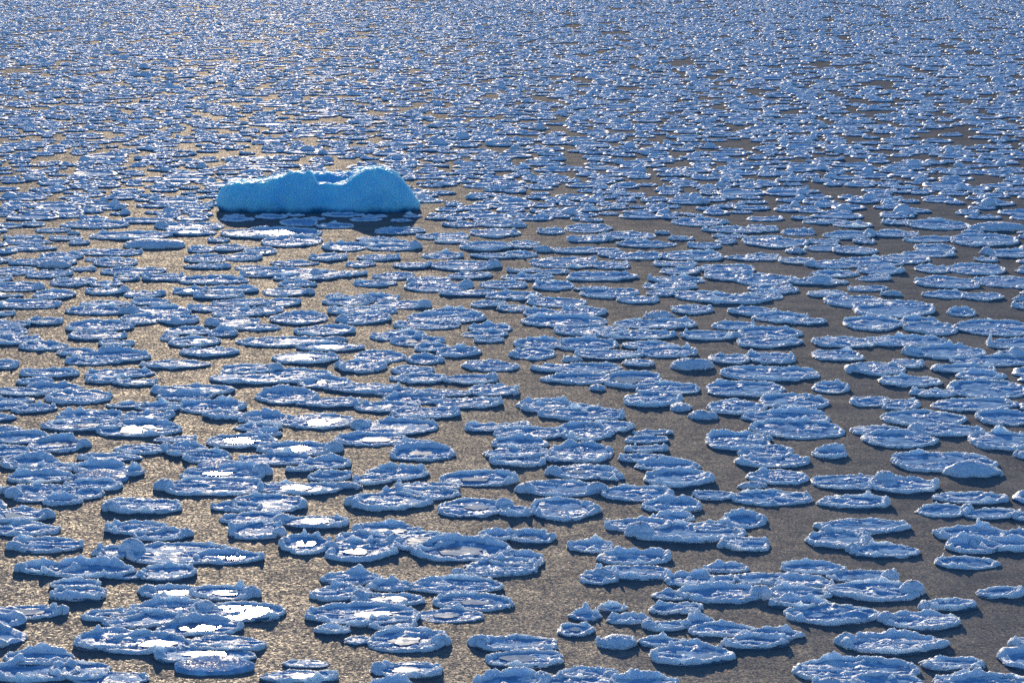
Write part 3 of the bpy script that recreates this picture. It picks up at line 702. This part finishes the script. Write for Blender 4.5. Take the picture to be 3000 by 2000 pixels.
round snow-rimmed floe, 48% across, 34% down | -0.61 116.28 0.82 1.24
raft of three frozen pancakes, 49% across, 37% down | -0.90 111.74 0.83 1.24 n s ; -0.54 108.89 0.81 0.66 ; 0.38 112.06 0.59 0.71
raft of six frozen pancakes with several snow lumps, 42% across, 41% down | -3.24 106.05 0.62 0.76 E ; -1.54 105.90 1.01 1.19 E ; -3.69 102.92 0.64 0.71 w ; -2.55 101.83 0.66 0.96 W ; -1.31 103.20 0.67 0.71 e ; -2.26 100.24 0.96 0.92 w E
oval snow-rimmed floe, 37% across, 42% down | -4.20 101.16 0.64 0.54 s
small oval snow-rimmed floe, 51% across, 40% down | 0.42 104.52 0.48 0.37
round snow-rimmed floe, 49% across, 42% down | -0.25 100.77 0.68 0.67 e
raft of two frozen pancakes, 48% across, 43% down | -1.28 98.72 0.85 0.66 w ; 0.06 97.94 0.79 0.62 n
small round snow-rimmed floe, 48% across, 45% down | -0.68 95.98 0.50 0.59
tiny round snow-rimmed floe, 50% across, 45% down | 0.00 94.91 0.41 0.46
raft of five frozen pancakes with several snow lumps, 37% across, 45% down | -5.10 97.57 0.39 0.49 W ; -4.01 97.44 0.69 0.62 n ; -4.86 96.46 0.69 0.60 E ; -3.20 95.86 0.77 0.71 E w ; -4.32 94.70 0.92 0.71 w
lone rounded snow mound, 50% across, 33% down | 0.16 118.75 0.31 0.24 C
raft of four frozen pancakes with several snow lumps, 58% across, 34% down | 2.73 117.88 0.76 1.14 ; 4.06 115.41 0.93 1.11 ; 1.40 116.81 0.47 0.70 W n ; 2.68 114.39 0.71 1.06 W E
lone rounded snow mound, 65% across, 34% down | 5.30 116.22 0.25 0.19 C
raft of two frozen pancakes, 64% across, 36% down | 5.86 114.39 0.42 0.41 e ; 4.58 112.55 0.97 0.88 n
raft of two frozen pancakes, 70% across, 36% down | 6.55 112.06 0.57 0.86 w e ; 7.36 113.38 0.37 0.55 e
broad round snow-rimmed floe, 68% across, 33% down | 6.83 120.08 1.02 1.22 n e
raft of two frozen pancakes, 72% across, 34% down | 8.07 117.40 1.34 1.03 w e ; 7.56 115.11 0.60 0.46 e
raft of three frozen pancakes topped by a snow mound, 52% across, 37% down | 0.38 112.39 0.52 0.72 n ; 1.11 110.67 0.36 0.27 C ; 0.24 109.20 0.51 0.67
broad oval snow-rimmed floe, 57% across, 37% down | 2.42 110.58 1.06 0.81
raft of two frozen pancakes, 62% across, 38% down | 3.31 109.51 0.47 0.67 w ; 4.09 108.74 0.87 0.81
broad round snow-rimmed floe, 68% across, 38% down | 5.96 108.74 0.99 1.12 w n e
broad round snow-rimmed floe, 55% across, 39% down | 1.78 106.78 1.05 1.22 w
small round snow-rimmed floe, 60% across, 39% down | 3.19 106.05 0.61 0.76 e
oval snow-rimmed floe, 66% across, 39% down | 5.26 106.49 0.72 0.62 w
raft of five frozen pancakes with one snow lump, 68% across, 41% down | 5.31 104.32 0.61 0.73 n ; 6.84 105.03 0.88 0.89 ; 5.08 102.10 0.85 0.69 w ; 6.78 103.06 0.73 1.10 E ; 4.81 100.37 0.78 0.79 w s
round snow-rimmed floe, 74% across, 38% down | 7.93 108.43 0.90 0.81
raft of three frozen pancakes, 52% across, 40% down | 0.36 104.52 0.48 0.37 e ; 1.32 104.32 0.48 0.45 e ; 0.51 102.65 0.76 0.70
tiny round snow-rimmed floe, 50% across, 42% down | 0.03 101.03 0.41 0.41
broad round snow-rimmed floe, 59% across, 41% down | 2.81 102.92 1.13 0.98 n e
round snow-rimmed floe with thick rim all round, 54% across, 42% down | 1.26 100.50 0.64 0.93 s n
raft of two frozen pancakes, 59% across, 43% down | 2.40 99.75 0.55 0.43 ; 2.91 98.57 0.87 1.01 n e
small round snow-rimmed floe, 62% across, 44% down | 3.71 97.07 0.62 0.73 w s
tiny round snow-rimmed floe, 64% across, 43% down | 4.45 98.57 0.43 0.51
raft of three frozen pancakes, 72% across, 43% down | 5.69 97.94 0.85 1.12 ; 6.51 97.20 1.07 1.10 s e ; 7.96 99.46 0.65 0.97 n
small round snow-rimmed floe, 68% across, 45% down | 5.19 94.79 0.59 0.88 e
small round snow-rimmed floe, 51% across, 44% down | 0.35 97.82 0.47 0.70 e
round snow-rimmed floe, 54% across, 44% down | 1.34 96.46 0.81 0.84 w e
tiny round snow-rimmed floe, 51% across, 45% down | 0.18 95.03 0.29 0.34 w
round snow-rimmed floe, 74% across, 41% down | 7.77 102.24 0.85 1.28 e
small round snow-rimmed floe, 74% across, 33% down | 8.94 118.24 0.51 0.77 e
raft of two frozen pancakes, 76% across, 35% down | 10.10 116.46 0.57 0.78 n ; 9.02 113.21 1.08 1.56 e n
lone rounded snow mound, 78% across, 37% down | 9.48 110.27 0.32 0.48 C
raft of two frozen pancakes, 80% across, 36% down | 10.71 113.38 0.52 0.73 w ; 10.52 111.41 0.58 0.88
raft of two frozen pancakes with one snow lump, 85% across, 35% down | 11.79 115.41 0.85 1.11 n E ; 13.48 115.93 0.79 0.95
raft of two frozen pancakes, 83% across, 36% down | 11.51 110.61 0.75 1.13 ; 12.11 113.38 0.38 0.58 e
oval snow-rimmed floe, 81% across, 33% down | 11.42 120.27 0.85 0.66
round snow-rimmed floe, 83% across, 33% down | 12.29 119.34 0.70 1.05 e
small round snow-rimmed floe, 87% across, 33% down | 13.94 119.89 0.52 0.66 w e
raft of two frozen pancakes topped by a snow mound, 94% across, 33% down | 15.37 118.97 1.17 1.19 n ; 17.31 117.84 1.00 0.76 C
raft of five frozen pancakes, 94% across, 36% down | 16.27 116.46 0.36 0.43 ; 14.46 114.05 0.84 0.74 w ; 16.28 113.71 1.16 1.74 n e ; 14.25 111.25 0.69 0.86 w ; 13.83 109.52 0.88 0.68 e
raft of two frozen pancakes with one snow lump, 98% across, 38% down | 16.56 109.51 0.84 0.98 W n ; 15.51 107.83 0.37 0.49 e
small round snow-rimmed floe, 78% across, 38% down | 9.27 107.38 0.58 0.64 w e
small round snow-rimmed floe, 75% across, 38% down | 8.30 108.74 0.54 0.51
raft of five frozen pancakes with one snow lump, 85% across, 39% down | 12.90 107.98 0.80 1.20 ; 11.66 106.93 1.06 1.07 n ; 10.40 106.19 0.79 0.91 W ; 11.72 104.46 0.71 0.88 e ; 10.18 103.62 0.74 0.58
small round snow-rimmed floe, 85% across, 41% down | 11.28 102.51 0.54 0.56 e
oval snow-rimmed floe, 80% across, 41% down | 9.50 101.57 0.89 0.69 c
small round snow-rimmed floe, 81% across, 43% down | 9.47 98.44 0.61 0.63 w n
raft of three frozen pancakes topped by a snow mound, 84% across, 44% down | 10.84 99.85 0.62 0.53 ; 11.35 98.31 0.32 0.24 C ; 10.05 96.71 0.87 1.30 w s
raft of two frozen pancakes, 75% across, 43% down | 7.82 99.72 0.69 0.65 e ; 7.54 97.94 0.54 0.62 w
raft of two frozen pancakes, 94% across, 40% down | 13.45 105.03 0.54 0.80 n ; 14.86 105.03 0.88 1.31 w n
raft of two frozen pancakes, 95% across, 42% down | 15.25 101.57 0.91 1.22 ; 13.42 101.30 0.92 1.38 s w n
raft of two frozen pancakes, 94% across, 43% down | 13.04 98.32 0.73 0.76 ; 14.03 97.82 0.63 0.75 w
raft of two frozen pancakes topped by a snow mound, 99% across, 45% down | 15.13 97.08 0.33 0.25 C ; 14.88 95.62 0.35 0.47 w
broad round snow-rimmed floe, 87% across, 45% down | 11.03 95.03 1.20 1.75 w e
lone rounded snow mound, 99% across, 39% down | 16.47 105.20 0.26 0.20 C
'''
FLOES = []                                               # (x, y, a, b) of every pancake, so that the far field keeps clear
seed = 100
for row in TABLE.strip().split('\n'):
    label, body = row.split(' | ')
    pans = []
    for s in body.split(';'):
        f = s.split()
        pans.append((float(f[0]), float(f[1]), float(f[2]), float(f[3]), ''.join('T' if c == 'slab' else c for c in f[4:])))
    many = len(pans) > 1
    ox = sum(p[0] for p in pans) / len(pans); oy = sum(p[1] for p in pans) / len(pans)
    if many:
        base = bpy.data.objects.new('ice_raft', None)
        COL.objects.link(base)
        base.empty_display_size = 0.3
    else:
        base = None
    for p in pans:
        seed += 1
        o = make_pancake(*p, base, 'pancake' if many else 'ice_floe', seed, ox, oy)
        FLOES.append(p[:4])
    top = base if many else o
    top.location = (ox, oy, 0)
    top['label'] = label
    top['category'] = 'ice raft' if many else 'ice floe'
    top['group'] = 'rafts of pancake ice on the near sea' if many else 'single pancake ice floes on the near sea'

# ------------------------------------------------------------------ the iceberg
BERG_X, BERG_Y, BERG_W, BERG_D = -7.22, 125.6, 7.55, 4.0
def build_berg():
    seg, rings = 420, 90
    th = np.arange(seg) / seg * 2 * math.pi
    e = 0.72
    cx = np.sign(np.cos(th)) * np.abs(np.cos(th)) ** e * BERG_W / 2
    cy = np.sign(np.sin(th)) * np.abs(np.sin(th)) ** e * BERG_D / 2
    nn = vnoise(np.stack([np.cos(th) * 2.4, np.sin(th) * 2.4, 0 * th + 4.2], 1), 71)
    n2 = vnoise(np.stack([np.cos(th) * 7, np.sin(th) * 7, 0 * th + 1.2], 1), 72)
    g = 1 + 0.06 * nn + 0.025 * n2
    cx, cy = cx * g, cy * g
    notch = np.exp(-((cx + 1.55) / 0.28) ** 2) * (cy < 0)
    cy = cy + 0.28 * notch
    t = np.linspace(0, 1, rings) ** 1.6                  # 0 at the waterline, 1 at the centre
    rho = 1 - t
    X = rho[:, None] * cx; Y = rho[:, None] * cy
    # crest line of front and back along x (metres from centre)
    xs = np.array([-3.85, -3.5, -3.2, -2.9, -2.5, -2.0, -1.8, -1.45, -1.2, -0.92, -0.6, -0.41, -0.26, -0.15, 0.2, 0.6, 1.0, 1.34, 1.73, 2.25, 2.6, 2.84, 3.16, 3.4, 3.64, 3.85])
    front = np.array([0.85, 0.98, 1.02, 1.00, 1.06, 1.14, 1.24, 1.24, 1.42, 1.46, 1.42, 1.50, 1.36, 1.05, 1.02, 0.98, 1.04, 1.32, 1.56, 1.60, 1.52, 1.42, 1.15, 0.90, 0.65, 0.40])
    back = np.array([0.80, 0.90, 0.95, 0.95, 1.00, 1.06, 1.12, 1.14, 1.22, 1.26, 1.24, 1.24, 1.22, 1.20, 1.22, 1.22, 1.27, 1.36, 1.46, 1.48, 1.42, 1.32, 1.08, 0.85, 0.60, 0.40])
    front = front + 0.05; back = back + 0.05
    hf = np.interp(X, xs, front); hb = np.interp(X, xs, back)
    yy = np.clip((Y / (BERG_D / 2) + 0.55) / 1.1, 0, 1)
    s = yy * yy * (3 - 2 * yy)
    Hc = hf * (1 - s) + hb * s
    hollow = np.exp(-((X - 0.15) / 0.75) ** 2 - ((Y - 0.15) / 0.65) ** 2)
    Hc = Hc - 0.30 * hollow
    P = np.stack([X * 1.4, Y * 1.4, 0 * X], -1).reshape(-1, 3)
    Hc = Hc + 0.06 * fbm(P, 4, 81).reshape(X.shape) + 0.035 * vnoise(P * 6, 82).reshape(X.shape)
    w = 0.22 + 0.10 * np.interp(cx, [-4, -3, -2, 0, 2, 3, 4], [-1.1, -0.6, 0, 0, 0.2, 0.8, 2.0])
    k = np.clip(t[:, None] / w[None, :], 0, 1)
    edge = (1 - (1 - k) ** 2.6) ** (1 / 2.2)
    Z = Hc * edge
    # waterline undercut: the foot draws in a little, then spreads below the surface
    foot = np.exp(-((Z - 0.02) / 0.10) ** 2)
    shrink = 1 - 0.03 * foot
    X2, Y2 = X * shrink, Y * shrink
    Q = np.stack([X2 * 2.2, Y2 * 2.2, Z * 2.2], -1).reshape(-1, 3)
    d = fbm(Q, 3, 91).reshape(X.shape) * np.clip(Z / 0.25, 0, 1)
    Y2 = Y2 + 0.10 * d * np.sign(Y2)
    v = np.stack([X2, Y2, Z], -1)
    low = v[0].copy(); low[:, 2] = -0.45; low[:, :2] *= 1.05
    v = np.vstack([low[None], v]).reshape(-1, 3)
    q = grid_quads(rings, seg)
    tr = np.zeros((0, 3))
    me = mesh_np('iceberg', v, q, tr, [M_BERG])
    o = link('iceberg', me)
    o.location = (BERG_X, BERG_Y, 0)
    o['label'] = 'bright blue smooth saddle-backed iceberg floating among the pancake ice'
    o['category'] = 'iceberg'
build_berg()

# ------------------------------------------------------------------ the rest of the pancake ice, out of count
def far_field():
    rng = np.random.default_rng(21)
    Y_LIM = 430.0
    D_NEAR = 12.0 * FOCAL_PX / 965.0                     # the hand-laid floes end about here
    cell = 2.0
    occ = {}
    def near(x, y):
        i, j = int(x // cell), int(y // cell)
        for ii in range(i - 1, i + 2):
            for jj in range(j - 1, j + 2):
                yield from occ.get((ii, jj), ())
    def put(x, y, a, b):
        occ.setdefault((int(x // cell), int(y // cell)), []).append((x, y, a, b))
    for f in FLOES:
        put(*f)
    pts = []
    N = 110000
    yy = np.sqrt(rng.uniform(38.0 ** 2, Y_LIM ** 2, N))
    xx = rng.uniform(-1, 1, N) * (0.155 * yy * 1.12 + 4.0)
    chan = fbm(np.stack([xx / 3.6, yy / 13.0, 0 * xx], 1), 3, 101)
    chan2 = fbm(np.stack([xx / 1.7, yy / 4.5, 0 * xx + 7], 1), 2, 103)
    size = rng.lognormal(math.log(0.56), 0.30, N)
    for x, y, c, c2, a in zip(xx, yy, chan, chan2, size):
        inside = abs(x) < 0.155 * y + 0.2
        if y < D_NEAR and inside:
            continue
        open_ = abs(c) < (0.065 if y > D_NEAR else 0.10) or abs(c2) < (0.075 if y > D_NEAR else 0.16)
        if open_:
            continue
        if abs(x - BERG_X) < BERG_W / 2 + 0.5 and abs(y - BERG_Y) < BERG_D / 2 + 0.7:
            continue
        a = min(max(a, 0.25), 1.05)
        b = a * rng.uniform(0.75, 1.3)
        ok = True
        for (px, py, pa, pb) in near(x, y):
            if ((x - px) / (0.84 * (a + pa))) ** 2 + ((y - py) / (0.84 * (b + pb))) ** 2 < 1:
                ok = False
                break
        if ok:
            put(x, y, a, b)
            pts.append((x, y, a, b))
    return np.array(pts)

def build_far(P):
    rng = np.random.default_rng(5)
    Vs, Qs, Ts, QM, TM = [], [], [], [], []
    off = 0
    D = np.hypot(P[:, 0], P[:, 1])
    for lo, hi, A in ((0, 135, 44), (135, 200, 30), (200, 1e9, 20)):
        p = P[(D >= lo) & (D < hi)]
        n = len(p)
        if not n:
            continue
        th = np.arange(A) / A * 2 * math.pi
        ct, st = np.cos(th), np.sin(th)
        idx = np.arange(n)[:, None]
        c = np.stack([(ct * 1.3)[None] + 0 * idx, (st * 1.3)[None] + 0 * idx, idx * 0.913 + 0 * ct[None]], -1).reshape(-1, 3)
        r = (1 + 0.14 * vnoise(c, 3) + 0.06 * vnoise(c * 3.1, 5)).reshape(n, A)
        c2 = c * 1.9 + np.array([5.0, 0, 0.3])
        h = 0.045 * (1 + 0.8 * vnoise(c2, 31) + 0.5 * vnoise(c2 * 2.7, 33)).reshape(n, A)
        k1 = rng.uniform(0, 2 * math.pi, (n, 1))
        strong = (rng.random((n, 1)) < 0.35) * rng.uniform(0.03, 0.12, (n, 1))
        dd = np.abs((th[None] - k1 + math.pi) % (2 * math.pi) - math.pi)
        h = np.maximum(h + strong * np.exp(-(dd / rng.uniform(0.25, 0.8, (n, 1))) ** 2), 0.015)
        zp = rng.uniform(0.015, 0.04, (n, 1))
        wr = np.clip(0.17 / p[:, 2:3], 0.15, 0.45)       # rim width as a share of the radius
        rings = [(0.97 + 0 * wr, None, -0.1), (1.0 + 0 * wr, None, 0.01), (1 - 0.02 * wr, 0.12, None), (1 - 0.35 * wr, 0.95, None),
                 (1 - 0.65 * wr, 1.0, None), (1 - wr, 0.0, None), ((1 - wr) * 0.5, 0.0, None)]
        V = []
        for rho, hh, z in rings:
            Z = np.full((n, A), z) if z is not None else zp + h * hh
            if hh:
                Z = Z + rng.uniform(-0.014, 0.014, (n, A))
            jit = rng.uniform(-0.02, 0.02, (2, n, A))
            V.append(np.stack([p[:, 0:1] + p[:, 2:3] * r * rho * ct[None] + jit[0], p[:, 1:2] + p[:, 3:4] * r * rho * st[None] + jit[1], Z], -1))
        V = np.stack(V, 1)                               # n, R, A, 3
        R = V.shape[1]
        V = V.reshape(n, R * A, 3)
        ctr = np.concatenate([p[:, 0:2], zp], 1)[:, None]
        V = np.concatenate([V, ctr], 1)
        per = R * A + 1
        q = grid_quads(R, A)
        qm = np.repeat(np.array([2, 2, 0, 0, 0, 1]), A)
        j = np.arange(A)
        t = np.stack([(R - 1) * A + j, (R - 1) * A + (j + 1) % A, np.full(A, R * A)], 1)
        base = off + np.arange(n)[:, None, None] * per
        Vs.append(V.reshape(-1, 3)); Qs.append((q[None] + base).reshape(-1, 4)); Ts.append((t[None] + base).reshape(-1, 3))
        QM.append(np.tile(qm, n)); TM.append(np.ones(n * A))
        off += n * per
    # snow lumps riding on the floes
    k = rng.random(len(P)) < 0.22
    L = P[k]
    n, A, R = len(L), 12, 5
    ang = rng.uniform(0, 2 * math.pi, n)
    rx = np.clip(L[:, 2] * rng.uniform(0.2, 0.48, n), 0.1, 0.34)
    rz = rx * rng.uniform(0.5, 0.9, n)
    cx = L[:, 0] + L[:, 2] * 0.75 * np.cos(ang); cy = L[:, 1] + L[:, 3] * 0.75 * np.sin(ang)
    el = np.linspace(-0.3, 1.35, R)
    th = np.arange(A) / A * 2 * math.pi
    d = np.stack([np.cos(el)[:, None] * np.cos(th), np.cos(el)[:, None] * np.sin(th), np.sin(el)[:, None] + 0 * th], -1).reshape(1, -1, 3)
    pn = (d * 1.6 + np.arange(n)[:, None, None] * 1.37).reshape(-1, 3)
    f = (1 + 0.32 * fbm(pn, 2, 11)).reshape(n, R * A, 1)
    V = d * f * np.stack([rx, rx * 0.9, rz], 1)[:, None] + np.stack([cx, cy, 0.05 + 0 * cx], 1)[:, None]
    top = V[:, -A:].mean(1, keepdims=True) + np.array([0, 0, 0.008])
    V = np.concatenate([V, top], 1)
    per = R * A + 1
    q = grid_quads(R, A); j = np.arange(A)
    t = np.stack([(R - 1) * A + j, (R - 1) * A + (j + 1) % A, np.full(A, R * A)], 1)
    base = off + np.arange(n)[:, None, None] * per
    Vs.append(V.reshape(-1, 3)); Qs.append((q[None] + base).reshape(-1, 4)); Ts.append((t[None] + base).reshape(-1, 3))
    QM.append(np.zeros(n * len(q))); TM.append(np.zeros(n * A))
    me = mesh_np('far_pancake_ice', np.concatenate(Vs), np.concatenate(Qs), np.concatenate(Ts), [M_SNOW, M_PLATE, M_WET_SHADE], np.concatenate(QM), np.concatenate(TM))
    o = link('far_pancake_ice', me)
    o['kind'] = 'stuff'
    o['label'] = 'far field of countless small pancake ice floes beyond the iceberg'
    o['category'] = 'pancake ice'
PTS = far_field()
build_far(PTS)
print('far floes', len(PTS))
